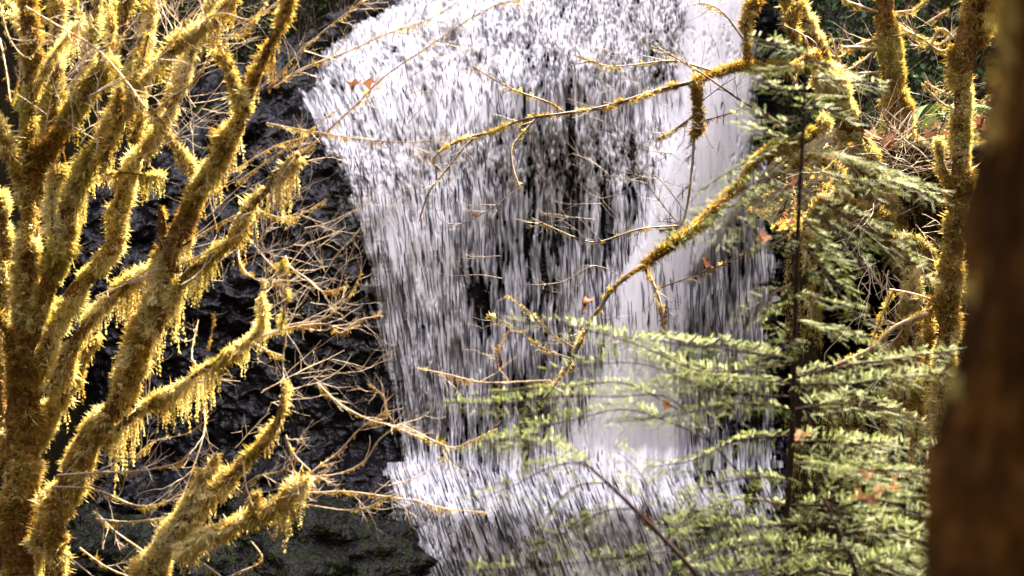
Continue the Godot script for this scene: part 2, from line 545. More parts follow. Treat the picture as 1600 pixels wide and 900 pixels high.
func water_part(parent: Node) -> void:
	var nx := 520
	var ny := 430
	var A := arrays()
	var f := PackedFloat32Array()
	f.resize(nx * ny)
	A.v.resize(nx * ny)
	A.c.resize(nx * ny)
	for j in ny:
		var py := lerpf(940.0, -70.0, float(j) / (ny - 1))
		for i in nx:
			var px := lerpf(425.0, 1275.0, float(i) / (nx - 1))
			var D := foam_density(px, py)
			var w := -1.0
			if D > -0.4: w = foam(px, py, D)
			f[j * nx + i] = w
			if w < -0.55: continue
			var p := P(px, py, cliff_depth(px, py))
			var rr := water_rough(p)
			var full := smoothstep(0.8, 1.2, D)
			p.z += lerpf(rr, 0.30 + rr * 0.2, full) + 0.09 * smoothstep(-0.5, 0.8, w)
			if py < 60.0: p.y += rr * 0.3
			A.v[j * nx + i] = p
			var k := smoothstep(-0.6, 0.42, w)
			var g := minf(lerpf(0.03, 0.82, pow(k, 1.35)) + 0.10 * clampf(w - 0.2, -0.3, 1.0), 0.93)
			if full > 0.0: g -= full * (0.2 * maxf(0.0, nb.get_noise_2d(px * 4.0 - maxf(0.0, py - 735.0) * 1.3, py * 0.32) + 0.05) + 0.12 * maxf(0.0, wf.get_noise_2d(px * 0.06, py * 0.006)))
			A.c[j * nx + i] = Color(g * 0.99, g * 0.975, g)
	grid_normals(A, nx, ny)
	for j in ny - 1:
		for i in nx - 1:
			var a := j * nx + i
			var lo := minf(minf(f[a], f[a + 1]), minf(f[a + nx], f[a + nx + 1]))
			if lo < -0.54: continue
			A.i.append_array(PackedInt32Array([a, a + nx, a + 1, a + 1, a + nx, a + nx + 1]))
	put("water_sheet", commit(A), M.water, parent)
	# strings of falling drops
	var S := arrays()
	var prof := [[0.0, 0.0], [0.12, 0.5], [0.35, 0.9], [0.7, 1.0], [0.92, 0.6], [1.0, 0.0]]
	for k in prof.size():
		for s in 5:
			var a := TAU * s / 5
			S.v.append(Vector3(cos(a) * prof[k][1], prof[k][0] - 0.5, sin(a) * prof[k][1]))
			S.n.append(Vector3(cos(a), 0, sin(a)))
	for k in prof.size() - 1:
		for s in 5:
			var a := k * 5 + s
			var b := k * 5 + (s + 1) % 5
			S.i.append_array(PackedInt32Array([a, a + 5, b, b, a + 5, b + 5]))
	var tr := []
	var co := PackedColorArray()
	var tries := 0
	while tr.size() < 7000 and tries < 90000:
		tries += 1
		var px := rng.randf_range(450, 1260)
		var py := rng.randf_range(-40, 920)
		var D := foam_density(px, py)
		if D < -0.25: continue
		if foam(px, py, D) + rng.randf_range(-0.35, 0.35) < 0.12: continue
		var long := smoothstep(120.0, 420.0, py - maxf(0.0, brow(px)))
		var slope := lerpf(0.2, 0.03, smoothstep(470.0, 800.0, px))
		if py > 735.0: slope = 0.38
		var L := rng.randf_range(0.08, 0.2) * lerpf(0.9, 2.6, long)
		var w := rng.randf_range(0.003, 0.0075)
		var p := P(px, py, cliff_depth(px, py))
		p.z += water_rough(p) + rng.randf_range(0.06, 0.18)
		tr.append(Transform3D(aim(Vector3(-slope + rng.randf_range(-0.08, 0.08) - rng.randf_range(-0.3, 0.3) * (1.0 - long), 1, -0.15), 0.0, w, L), p))
		var g := rng.randf_range(0.5, 0.88)
		co.append(Color(g * 0.99, g * 0.975, g))
	# thin trickles down the dark rock
	for c in [[455, 600, 690], [463, 640, 700], [140, 520, 640], [152, 540, 650], [165, 555, 640], [178, 560, 620], [1225, 640, 760], [1240, 660, 770], [1165, 560, 700], [1090, 580, 720], [1190, 620, 720]]:
		for q in 16:
			var px: float = c[0] + rng.randf_range(-4, 4)
			var py := rng.randf_range(c[1], c[2])
			var p := P(px, py, cliff_depth(px, py))
			p.z += rock_rough(p) + 0.06
			tr.append(Transform3D(aim(Vector3(0, 1, -0.1), 0.0, rng.randf_range(0.006, 0.013), rng.randf_range(0.12, 0.4)), p))
			var g := rng.randf_range(0.35, 0.8)
			co.append(Color(g * 0.98, g * 0.96, g))
	copies("falling_strands", commit(S), M.water, parent, tr, co)

# ---------------------------------------------------------------- ground
func ground_height(x: float, z: float) -> float:
	var y := -4.9 * smoothstep(3.0, 16.0, -z)
	y += smoothstep(26.0, 28.2, -z) * 9.0 + clampf(-z - 28.0, 0.0, 8.0) * 4.4  # back hill, made steep and tall to keep the sun off the falls
	y += smoothstep(15.0, 23.0, -z) * smoothstep(4.3, 5.8, x) * 15.0 * (1.0 - smoothstep(24.0, 32.0, -z))  # right slope, its rise increased to shade the shrubs
	y += smoothstep(14.0, 24.0, -z) * smoothstep(5.0, 8.0, -x) * 9.0 * (1.0 - smoothstep(24.0, 32.0, -z))
	y += clampf(z - 5.0, 0.0, 18.0) * 1.5  # unseen slope added behind the camera so the wet rock mirrors dark ground
	y += clampf(absf(x) - 9.0, 0.0, 16.0) * 1.2 * (1.0 - smoothstep(24.0, 30.0, -z))  # unseen side walls added to darken what the wet rock mirrors
	y += wn.get_noise_2d(x * 0.4, z * 0.4) * 0.4 * smoothstep(2.0, 5.0, -z)
	return y

func make_ground() -> void:
	var A := grid_mesh(150, 190, func(u, v):
		var x := lerpf(-45.0, 45.0, u)
		x = x * (0.35 + 0.65 * absf(x) / 45.0)
		var z := lerpf(25.0, -48.0, v)
		return Vector3(x, ground_height(x, z), z))
	var o := put("ground", commit(A), M.soil, self)
	tag(o, "dark forest soil of the ravine, its unseen slopes raised for shade", "", "", "structure")

func make_cliff() -> void:
	var A := grid_mesh(520, 420, cliff_at)
	var o := put("rock_face", commit(A), M.rock, self)
	tag(o, "black wet rock face beside and behind the waterfall", "", "", "structure")
	var w := Node3D.new()
	w.name = numbered("waterfall")
	add_child(w)
	tag(w, "white waterfall fanning down the black rock face", "", "", "structure")
	water_part(w)

func bank_at(u: float, v: float) -> Vector3:
	var x := lerpf(2.42, 8.5, u)
	var top := lerpf(2.15, 2.75, smoothstep(2.4, 3.2, x)) + 0.15 * wn.get_noise_1d(x * 1.1) + smoothstep(3.6, 7.0, x) * 0.9
	var y := top
	var z := -13.2 - 0.7 * (1.0 - smoothstep(2.4, 2.62, x))
	if v < 0.8:
		y = lerpf(-5.0, top, v / 0.8)
		z -= 0.5 * pow(v / 0.8, 2.0)
	else:
		z -= 0.5 + (v - 0.8) / 0.2 * 4.0
		y += (v - 0.8) / 0.2 * 0.5
	# the hollow under the roots
	var h := exp(-pow((x - 2.98) / 0.33, 4.0) - pow((y - 1.45) / 0.52, 4.0))
	z -= h * 1.6
	var p := Vector3(x, y, z)
	var n := wn.get_noise_3d(p.x * 1.2, p.y * 1.2, p.z * 1.2) * 0.3 + wf.get_noise_3d(p.x * 4.0, p.y * 4.0, p.z * 4.0) * 0.10
	p.z += n * (1.0 if v < 0.8 else 0.3)
	p.y += n * (0.0 if v < 0.75 else 0.4)
	return p

func make_bank() -> void:
	var A := grid_mesh(110, 130, bank_at)
	var o := put("bank", commit(A), M.soil, self)
	tag(o, "steep mossy earth bank beside the waterfall", "", "", "structure")
	var tr := [[], [], []]
	var co := [PackedColorArray(), PackedColorArray(), PackedColorArray()]
	var dt := []
	var dc := PackedColorArray()
	for q in 16500:
		var u := rng.randf() * 0.55
		var v := rng.randf_range(0.3, 1.0)
		var flank := q > 15000
		if flank:
			u = rng.randf() * 0.10
			v = rng.randf_range(0.7, 0.84)
		var p := bank_at(u, v)
		var n := wn.get_noise_3d(p.x * 2.2, p.y * 2.0, p.z * 2.0)
		if n < -0.02 - 0.25 * smoothstep(3.0, 3.6, p.x) and not flank: continue
		if exp(-pow((p.x - 2.98) / 0.33, 4.0) - pow((p.y - 1.45) / 0.52, 4.0)) > 0.4: continue
		if v > 0.72 and rng.randf() < 0.75 and not flank: continue
		var z := rng.randi() % 3
		tr[z].append(Transform3D(aim(Vector3(rng.randf_range(-0.6, 0.6), 0.2 - rng.randf(), 1), rng.randf() * TAU, 1.3, 1.3), p))
		co[z].append(moss_color(p, 0.0))
		if n > 0.1 and rng.randf() < 0.5:
			dt.append(Transform3D(aim(Vector3(rng.randf_range(-0.1, 0.1), 1, 0.1), rng.randf() * TAU, 1.2, rng.randf_range(0.8, 2.4)), p + Vector3(0, 0, 0.03)))
			dc.append(moss_color(p, 0.1))
	for z in 3: copies("moss", tuft_meshes[z], M.moss, o, tr[z], co[z])
	copies("hanging_moss", drape_meshes[0], M.moss, o, dt, dc)

func boulder(px: float, py: float, d: float, r: float, label: String) -> void:
	var c := P(px, py, d)
	var t := thing("boulder", c, label, "boulder")
	var A := arrays()
	var n := 40
	for j in n + 1:
		for i in n * 2:
			var a := PI * j / n
			var b := PI * i / n
			var v := Vector3(sin(a) * cos(b), cos(a), sin(a) * sin(b))
			var q := v * 1.6 + c
			var k := 1.0 + wn.get_noise_3d(q.x * 0.5, q.y * 0.5, q.z * 0.5) * 0.6 + wf.get_noise_3d(q.x * 1.8, q.y * 1.8, q.z * 1.8) * 0.16 + cells.get_noise_3d(q.x * 2.2, q.y * 3.0, q.z * 2.2) * 0.06
			A.v.append(v * r * k * Vector3(1.35, 0.72, 1.0))
			A.n.append(v)
	for j in n:
		for i in n * 2:
			var a := j * n * 2 + i
			var b := j * n * 2 + (i + 1) % (n * 2)
			A.i.append_array(PackedInt32Array([a, b, a + n * 2, b, b + n * 2, a + n * 2]))
	var st := SurfaceTool.new()
	var m := commit(A)
	st.create_from(m, 0)
	st.generate_normals()
	put("stone", st.commit(), M.mossrock, t)

# ---------------------------------------------------------------- trees
func maple() -> void:
	var base := P(40, 1160, 10.0)
	var t := thing("mossy_maple", base, "many-limbed maple wrapped in shaggy golden moss beside the dark rock", "tree")
	var D := 10.0
	limb(t, "trunk", [[42, 1180, 62], [35, 1000, 55], [32, 850, 48], [32, 700, 44], [36, 560, 34], [44, 420, 25], [46, 280, 20], [48, 150, 17], [46, 0, 15], [44, -90, 13]], D, D, {"hang": 0.5, "pale": -0.15})
	limb(t, "limb", [[36, 300, 15], [20, 252, 12], [0, 207, 12], [-40, 150, 10]], D, 9.7, {"pale": 0.2})
	limb(t, "limb", [[58, 275, 18], [75, 238, 19], [110, 180, 19], [147, 127, 18], [187, 43, 15], [205, -30, 13]], D + .05, 9.8, {"hang": 1.3, "pale": -0.1})
	limb(t, "limb", [[66, 250, 10], [84, 160, 13], [90, 60, 13], [88, -40, 11]], D + .1, 10.3, {"pale": 0.3})
	limb(t, "limb", [[43, 545, 24], [67, 467, 24], [98, 383, 22], [115, 300, 20], [160, 227, 19], [200, 157, 17], [233, 110, 12], [283, 67, 9], [333, 27, 6], [370, -10, 4]], D, 9.6, {"hang": 1.3})
	limb(t, "limb", [[62, 580, 24], [83, 517, 23], [110, 467, 21], [142, 425, 20], [180, 375, 18], [190, 310, 17], [207, 262, 14], [232, 222, 8], [245, 195, 7], [282, 120, 5]], D + .1, 10.3, {"pale": 0.35, "hang": 1.2})
	limb(t, "limb", [[80, 612, 20], [112, 545, 17], [145, 495, 13], [170, 465, 10], [205, 440, 7], [250, 408, 5], [300, 375, 3]], D, 9.5, {"pale": 0.4, "hang": 1.3})
	limb(t, "limb", [[60, 860, 30], [100, 767, 28], [123, 713, 28], [157, 660, 28], [190, 617, 29], [215, 550, 30], [240, 480, 30], [263, 433, 27], [270, 385, 24], [290, 343, 22], [320, 283, 20], [350, 233, 18], [380, 180, 14], [400, 120, 11], [423, 70, 10], [443, 27, 9], [458, -20, 7]], D - .1, 9.2, {"hang": 1.4})
	limb(t, "limb", [[385, 175, 11], [368, 135, 10], [357, 105, 9], [340, 82, 5]], 9.3, 9.2, {"hang": 0.9, "pale": 0.1})
	limb(t, "limb", [[262, 410, 18], [255, 365, 15], [250, 322, 6]], 9.6, 9.5, {"hang": 0.4, "pale": -0.2})
	limb(t, "limb", [[240, 520, 18], [265, 475, 16], [292, 430, 13], [333, 398, 12], [360, 374, 12], [380, 338, 11], [414, 300, 11], [443, 262, 12], [466, 243, 8]], 9.6, 9.3, {"hang": 1.7, "pale": 0.1})
	limb(t, "limb", [[165, 690, 13], [197, 660, 10], [235, 630, 9], [284, 603, 8], [315, 580, 7], [350, 557, 7], [393, 530, 8], [410, 500, 7], [405, 460, 4]], 9.8, 9.3, {"hang": 1.9, "pale": 0.25})
	limb(t, "limb", [[302, 270, 12], [280, 235, 11], [258, 200, 8], [235, 172, 5]], 9.5, 9.4, {"pale": 0.2})
	limb(t, "limb", [[225, 235, 9], [262, 180, 9], [284, 127, 9], [302, 77, 8], [322, 27, 8], [335, -30, 6]], 9.9, 10.0, {"pale": 0.35})
	limb(t, "limb", [[130, 160, 12], [140, 90, 13], [150, 20, 11], [155, -40, 9]], 9.9, 10.2, {"pale": 0.3})
	limb(t, "limb", [[190, 150, 10], [220, 80, 12], [240, 10, 10], [248, -40, 8]], 9.8, 10.1, {"pale": 0.2})
	limb(t, "limb", [[100, 200, 9], [60, 90, 10], [20, 20, 9], [-10, -30, 8]], 10.2, 10.4, {"pale": 0.25})
	limb(t, "limb", [[20, 760, 24], [-5, 620, 24], [0, 480, 22], [8, 380, 18], [-5, 300, 15]], D + .25, 10.4, {"pale": 0.3})
	limb(t, "limb", [[20, 545, 9], [5, 505, 8], [-20, 470, 7]], D - .15, 9.7, {"pale": -0.3, "hang": 0.2, "moss": 0.4})
	limb(t, "limb", [[50, 700, 16], [95, 620, 18], [130, 555, 15], [150, 520, 8]], D + .15, 10.2, {"pale": 0.25, "hang": 1.5})
	limb(t, "limb", [[85, 1000, 22], [84, 900, 20], [92, 820, 17], [80, 775, 13], [60, 770, 8]], D - .3, 9.6, {"pale": -0.1, "hang": 1.0})
	limb(t, "limb", [[92, 260, 8], [80, 330, 9], [92, 400, 6]], D - .1, 9.8, {"pale": 0.3})
	limb(t, "limb", [[440, 410, 5], [447, 440, 6], [446, 480, 6], [440, 510, 3]], 9.3, 9.3, {"hang": 0.6, "pale": 0.2})
	# bare branches
	var tw: Material = M.twig
	for b in [
		[[[418, 138], [440, 112], [463, 87], [500, 53], [533, 27], [567, 0], [590, -20]], 3.2, 1.6, 9, -0.02],
		[[[428, 137], [450, 122], [473, 107], [527, 87], [567, 70], [593, 57], [633, 43], [677, 27], [720, 0]], 3.0, 1.2, 12, 0.05],
		[[[455, 255], [463, 248], [513, 203], [560, 160], [600, 120], [663, 77], [738, 27], [783, 5], [830, -4]], 3.6, 1.3, 18, 0.05],
		[[[417, 192], [467, 202], [507, 208], [567, 218], [633, 222], [683, 220], [702, 228]], 2.2, 1.3, 8, -0.05],
		[[[370, 285], [420, 250], [470, 215], [500, 190], [530, 170]], 2.0, 1.0, 6, 0.05],
		[[[368, 265], [430, 228], [480, 213]], 2.0, 1.0, 4, 0.02],
		[[[300, 375], [350, 345], [395, 330], [440, 340], [470, 335], [510, 310]], 2.4, 1.1, 4, 0.05],
		[[[240, 430], [300, 405], [360, 375], [400, 345], [420, 320]], 2.6, 1.3, 6, 0.02],
		[[[388, 372], [415, 405], [440, 437], [447, 520], [442, 560], [444, 600]], 2.2, 1.6, 5, 0.04],
		[[[410, 525], [450, 508], [500, 500], [530, 480], [550, 455], [565, 425]], 3.0, 1.2, 12, 0.12],
		[[[410, 525], [460, 510], [510, 506], [532, 520], [560, 500], [600, 493]], 2.4, 1.0, 6, 0.06],
		[[[446, 400], [455, 418], [480, 435], [505, 455], [545, 445]], 2.2, 1.0, 6, 0.05],
		[[[373, 370], [375, 410], [400, 437], [440, 440]], 2.2, 1.4, 7, 0.1],
		[[[393, 533], [420, 548], [440, 555]], 2.0, 1.4, 2, 0.0],
		[[[325, 545], [335, 500], [337, 490]], 1.8, 1.0, 1, 0.1],
		[[[310, 500], [300, 560], [330, 580]], 1.8, 1.2, 3, 0.1],
		[[[90, 742], [150, 738], [220, 735], [280, 722], [300, 700]], 3.0, 1.2, 14, 0.06],
		[[[80, 760], [150, 765], [215, 790], [275, 780], [330, 770]], 2.6, 1.2, 12, 0.02],
		[[[150, 810], [200, 815], [260, 808], [275, 805]], 2.2, 1.4, 6, -0.02],
		[[[205, 720], [240, 690], [290, 678], [320, 658]], 2.0, 1.0, 6, 0.05],
		[[[100, 865], [150, 905], [190, 950]], 2.2, 1.6, 2, 0.0],
		[[[320, 640], [318, 680], [295, 750], [275, 800], [262, 830]], 2.6, 1.8, 3, 0.0],
		[[[150, 800], [180, 830], [235, 870], [245, 900]], 2.0, 1.6, 3, 0.0],
		[[[125, 856], [165, 885], [200, 900]], 2.0, 1.4, 2, 0.0],
		[[[0, 5], [15, 60], [45, 90], [75, 50]], 2.0, 1.2, 6, 0.1],
		[[[0, 60], [10, 110], [18, 160], [30, 120]], 2.0, 1.2, 4, 0.1],
		[[[100, 140], [140, 100], [150, 80], [190, 60]], 2.2, 1.2, 8, 0.1],
		[[[40, 10], [90, 40], [150, 75], [200, 130], [225, 165]], 3.0, 2.0, 6, 0.0],
		[[[300, 40], [345, 20], [390, 30], [420, 0]], 2.4, 1.2, 8, 0.1],
		[[[235, 180], [270, 150], [300, 130], [330, 90], [370, 50], [420, 15], [450, -10]], 3.0, 1.6, 10, 0.05],
		[[[140, 150], [200, 120], [260, 80], [300, 20], [350, -10]], 2.6, 1.4, 12, 0.05],
		[[[330, 55], [345, 60], [380, 52], [400, 30]], 2.0, 1.0, 4, 0.1],
	]:
		bare_branch(t, b[0], 9.6 + rng.randf_range(-0.3, 0.3), 9.2 + rng.randf_range(-0.3, 0.3), b[1] * 0.5, b[2] * 0.45, tw, b[3], b[4], 0.07, 0.24)
	for q in 10:      # lesser mossy limbs of the upper crown
		var x := rng.randf_range(-10, 250)
		var y := rng.randf_range(60, 330)
		if q > 8:
			x = rng.randf_range(40, 200)
			y = rng.randf_range(420, 680)
		var an := rng.randf_range(-1.9, -0.5)
		var r := rng.randf_range(4.0, 9.0)
		var data := []
		for k in 6:
			data.append([x, y, r])
			an += rng.randf_range(-0.45, 0.4)
			x += cos(an) * 34.0
			y += sin(an) * 34.0
			r *= 0.82
		var dd := rng.randf_range(9.5, 10.5)
		limb(t, "limb", data, dd, dd + rng.randf_range(-0.3, 0.3), {"pale": rng.randf_range(0.0, 0.5), "hang": rng.randf_range(0.7, 1.5), "moss": 0.8, "size": 0.85})
	fine_twigs(t, [370, 560, 330, 640], 26, 9.25, 0.5, tw)
	fine_twigs(t, [450, 680, 20, 200], 16, 9.2, 0.4, M.darktwig)
	# dense fine twigs in the upper crown and between the limbs
	for q in 80:
		var A := arrays()
		var px := rng.randf_range(60, 340)
		var py := rng.randf_range(-20, 250)
		if q > 62:
			px = rng.randf_range(150, 420)
			py = rng.randf_range(280, 700)
		var p := P(px, py, rng.randf_range(9.3, 10.4)) - t.position
		grow(A, p, Vector3(rng.randf_range(-0.5, 1), rng.randf_range(0.1, 1), rng.randf_range(-0.4, 0.4)), rng.randf_range(0.25, 0.6), rng.randf_range(0.0025, 0.0042), 2, 0.06)
		put("twig", commit(A), tw, t)

func fine_twigs(t: Node3D, box: Array, count: int, d: float, lean: float, mat: Material) -> void:
	for q in count:
		var A := arrays()
		var p := P(rng.randf_range(box[0], box[1]), rng.randf_range(box[2], box[3]), d + rng.randf_range(-0.2, 0.2)) - t.position
		grow(A, p, Vector3(lean + rng.randf_range(-0.5, 0.5), rng.randf_range(-0.3, 1.0), rng.randf_range(-0.3, 0.3)), rng.randf_range(0.2, 0.5), rng.randf_range(0.0014, 0.0026), 2, 0.05)
		put("twig", commit(A), mat, t)

func snag() -> void:
	var t := thing("mossy_snag", P(225, 1150, 9.2), "broken-topped mossy stump stem with two mossy side limbs below the maple", "tree")
	limb(t, "trunk", [[200, 1160, 48], [215, 1000, 42], [235, 900, 37], [267, 838, 30], [298, 800, 25], [316, 757, 18], [328, 733, 10], [338, 710, 3]], 9.2, 9.1, {"hang": 0.8})
	limb(t, "limb", [[300, 815, 17], [325, 780, 16], [353, 753, 13], [373, 730, 12], [407, 700, 11], [430, 667, 9], [440, 633, 7], [442, 600, 5]], 9.1, 8.9, {"hang": 0.7, "pale": 0.15})
	limb(t, "limb", [[282, 860, 20], [320, 838, 20], [367, 818, 15], [410, 800, 11], [447, 777, 9], [482, 748, 5]], 9.1, 8.8, {"hang": 1.1, "pale": 0.3})
	limb(t, "limb", [[397, 805, 5], [400, 780, 6], [401, 768, 4]], 8.9, 8.9, {"hang": 0.4, "pale": 0.1})
	for b in [
		[[[447, 777], [490, 735], [530, 705], [560, 672], [590, 650], [605, 640]], 3.0, 1.4, 14, 0.08],
		[[[480, 745], [530, 740], [570, 720], [590, 690], [612, 672], [630, 665], [700, 698], [733, 690], [777, 670]], 2.6, 1.8, 14, 0.06],
		[[[450, 768], [500, 769], [545, 768], [620, 778], [650, 782], [700, 795], [760, 800]], 2.4, 1.2, 12, 0.06],
		[[[447, 785], [490, 790], [540, 797], [580, 790], [600, 775]], 2.2, 1.0, 6, 0.1],
		[[[498, 600], [530, 630], [575, 655], [605, 663], [660, 685]], 2.4, 1.8, 9, 0.1],
		[[[447, 680], [460, 710], [485, 735]], 2.0, 1.4, 3, 0.1],
		[[[370, 770], [400, 745], [440, 735], [460, 715]], 2.0, 1.2, 6, 0.08],
		[[[392, 845], [410, 875], [370, 895], [350, 905]], 2.0, 1.4, 2, 0.0],
		[[[318, 880], [345, 900], [360, 915]], 2.0, 1.6, 1, 0.0],
		[[[415, 815], [420, 832], [428, 838]], 2.0, 1.0, 1, 0.0],
		[[[605, 655], [600, 620], [575, 600]], 1.8, 1.0, 8, 0.1],
		[[[650, 575], [700, 585], [750, 597], [793, 597], [860, 594]], 1.8, 2.4, 6, 0.05],
		[[[793, 593], [777, 570], [778, 540], [797, 513]], 2.0, 1.2, 5, 0.06],
		[[[700, 698], [690, 720], [650, 745], [620, 755]], 2.0, 1.0, 5, 0.0],
		[[[380, 720], [385, 760], [395, 790]], 1.8, 1.4, 3, 0.2],
	]:
		bare_branch(t, b[0], 8.95, 8.8, b[1] * 0.5, b[2] * 0.45, M.twig, int(b[3] * 0.7), b[4], 0.07, 0.22)

func right_trees() -> void:
	# leaning tree whose branches hang over the fall
	var t := thing("leaning_mossy_tree", P(1440, 440, 13.6), "leaning mossy trunk that sends bare branches across the waterfall", "tree")
	limb(t, "trunk", [[1222, -60, 20], [1240, 0, 20], [1266, 60, 27], [1300, 140, 34], [1335, 215, 34], [1372, 290, 34], [1400, 360, 34], [1425, 450, 34]], 13.0, 13.9, {"hang": 0.5, "pale": 0.2, "size": 1.1})
	limb(t, "limb", [[1275, 95, 17], [1237, 103, 12], [1163, 103, 7], [1117, 115, 6.5], [1083, 128, 6]], 13.0, 12.6, {"hang": 0.7, "pale": -0.35})
	limb(t, "limb", [[1185, 2, 8], [1167, 25, 7], [1166, 60, 7], [1168, 98, 7]], 12.8, 12.7, {"hang": 0.4, "pale": -0.2})
	limb(t, "limb", [[1290, 190, 17], [1243, 225, 13], [1195, 240, 11], [1150, 290, 10], [1110, 335, 9], [1060, 378, 7.5], [1010, 412, 6.5]], 13.0, 12.4, {"hang": 0.5, "pale": -0.35})
	limb(t, "limb", [[1087, 130, 8], [1091, 167, 8], [1094, 187, 8], [1085, 213, 6]], 12.6, 12.6, {"hang": 0.5, "pale": -0.3})
	limb(t, "limb", [[1330, 300, 10], [1300, 260, 12], [1270, 250, 14], [1240, 260, 10]], 13.2, 13.0, {"hang": 0.8})
	limb(t, "limb", [[1245, 0, 8], [1235, 30, 10], [1238, 60, 8]], 12.9, 12.9, {"hang": 1.0, "pale": -0.2})
	limb(t, "root", [[1425, 430, 20], [1385, 350, 19], [1340, 325, 16], [1295, 322, 14], [1262, 345, 10], [1255, 380, 6]], 13.5, 13.2, {"hang": 1.2, "pale": -0.1})
	limb(t, "root", [[1430, 440, 16], [1408, 520, 14], [1395, 600, 13], [1380, 690, 10]], 13.3, 13.0, {"hang": 1.4, "pale": 0.0})
	limb(t, "root", [[1420, 420, 16], [1440, 560, 14], [1432, 640, 20], [1425, 700, 14]], 13.2, 12.9, {"hang": 1.6, "pale": 0.2})
	limb(t, "root", [[1400, 370, 12], [1440, 380, 10], [1462, 420, 9]], 13.3, 13.1, {"hang": 1.2, "pale": 0.1})
	var m: Material = M.darktwig
	for b in [
		[[[1083, 128], [1033, 140], [1000, 150], [960, 163], [917, 172], [883, 177], [837, 183], [807, 190], [773, 205], [717, 220], [677, 248], [690, 267]], 6.5, 2.2, 14, 0.0, 1.0],
		[[[760, 208], [737, 218], [715, 243], [690, 275], [670, 300], [655, 345]], 3.0, 2.0, 6, -0.05, 0.1],
		[[[837, 185], [815, 210], [800, 230], [802, 263], [813, 293]], 3.4, 2.0, 4, -0.05, 0.2],
		[[[883, 177], [857, 160], [810, 143], [777, 127], [738, 103]], 2.8, 1.2, 7, 0.0, 0.2],
		[[[1085, 213], [1083, 240], [1080, 277], [1072, 330], [1060, 355], [1030, 360]], 4.0, 3.0, 5, -0.05, 0.1],
		[[[1060, 353], [1000, 358], [940, 377], [910, 375], [857, 353], [830, 340]], 3.0, 1.4, 8, 0.03, 0.2],
		[[[1010, 412], [1000, 417], [960, 447], [940, 477], [923, 500], [907, 533], [890, 567], [867, 600], [850, 622]], 7.0, 4.5, 5, 0.0, 0.7],
		[[[1010, 420], [1020, 440], [1033, 477], [1038, 522]], 4.5, 4.0, 5, -0.1, 1.0],
		[[[1227, 200], [1190, 173], [1167, 163], [1137, 143], [1100, 117], [1067, 97], [1037, 80], [1017, 72]], 4.0, 1.6, 10, 0.02, 0.3],
		[[[1110, 110], [1053, 95], [1000, 100], [950, 103], [900, 87]], 2.6, 1.2, 14, 0.0, 0.2],
		[[[1160, 60], [1130, 20], [1100, 5], [1075, 8]], 2.4, 1.2, 5, 0.0, 0.1],
		[[[1088, 165], [1120, 140], [1150, 120]], 1.8, 1.0, 3, 0.0, 0.0],
		[[[1085, 180], [1050, 205], [1030, 215]], 2.6, 1.6, 4, -0.05, 0.8],
		[[[1094, 190], [1130, 180], [1160, 170]], 1.8, 1.0, 4, 0.0, 0.3],
		[[[1030, 450], [1100, 425], [1180, 390]], 2.0, 1.2, 6, 0.0, 0.3],
		[[[900, 545], [860, 520], [820, 480], [790, 460]], 2.2, 1.0, 8, 0.02, 0.1],
		[[[890, 560], [840, 540], [800, 510], [760, 490]], 2.2, 1.0, 8, 0.02, 0.1],
		[[[980, 440], [930, 415], [880, 440], [830, 445]], 1.6, 0.8, 6, 0.0, 0.0],
		[[[1060, 350], [1020, 300], [990, 250], [960, 200]], 1.6, 0.8, 10, 0.0, 0.0],
		[[[1050, 240], [1000, 230], [960, 190]], 1.4, 0.7, 8, 0.0, 0.0],
		[[[1070, 330], [1030, 280], [1000, 270]], 1.4, 0.7, 8, 0.0, 0.0],
		[[[813, 293], [760, 330], [720, 350], [690, 345], [680, 325]], 1.8, 1.0, 5, 0.03, 0.0],
		[[[1225, 40], [1262, 65], [1240, 130]], 2.0, 1.2, 3, 0.0, 0.2],
		[[[1330, 225], [1280, 270], [1250, 255]], 2.0, 1.4, 4, 0.0, 0.2],
	]:
		bare_branch(t, b[0], 12.6, 12.2, b[1] * 0.55, b[2] * 0.55, m, b[3], b[4], b[5], 0.24)

	fine_twigs(t, [930, 1140, 60, 330], 26, 12.4, -0.5, m)
	fine_twigs(t, [780, 1000, 330, 560], 14, 12.3, -0.5, m)
	var u := thing("mossy_tree", P(1410, 215, 14.4), "upright mossy trunk rising from the litter of the bank", "tree", "mossy trunks on the bank")
	limb(u, "trunk", [[1376, -60, 22], [1382, 0, 23], [1388, 60, 24], [1396, 120, 26], [1408, 185, 32], [1418, 230, 38]], 14.4, 14.4, {"hang": 0.3, "pale": -0.1, "size": 1.1})
	for b in [
		[[[1375, 60], [1340, 70], [1310, 90], [1280, 75]], 2.6, 1.2, 7, 0.05], [[[1372, 75], [1320, 110], [1300, 60]], 2.2, 1.0, 6, 0.05],
		[[[1400, 20], [1430, 15], [1455, -5]], 3.0, 1.6, 4, 0.1], [[[1405, 40], [1440, 60], [1470, 70], [1500, 40]], 2.6, 1.2, 6, 0.05],
		[[[1375, 20], [1320, 0], [1300, -20]], 2.6, 1.4, 5, 0.05], [[[1380, 112], [1330, 115], [1300, 112]], 2.0, 1.2, 3, 0.0], [[[1376, 76], [1340, 74], [1318, 74]], 3.0, 2.4, 1, 0.0],
	]:
		bare_branch(u, b[0], 14.4, 14.2, b[1], b[2], M.twig, b[3], b[4], 0.3, 0.25)

	var c := thing("mossy_tree", P(1468, 760, 12.4), "crooked mossy trunk with a shaggy moss shoulder standing in front of the bank", "tree", "mossy trunks on the bank")
	limb(c, "trunk", [[1545, -60, 30], [1530, 0, 34], [1516, 55, 34], [1506, 90, 28], [1502, 170, 22], [1500, 260, 21], [1493, 350, 23], [1486, 430, 22], [1478, 520, 19], [1472, 640, 19], [1468, 760, 22], [1464, 1000, 28]], 12.4, 12.4, {"hang": 0.8, "pale": 0.05, "size": 1.2})
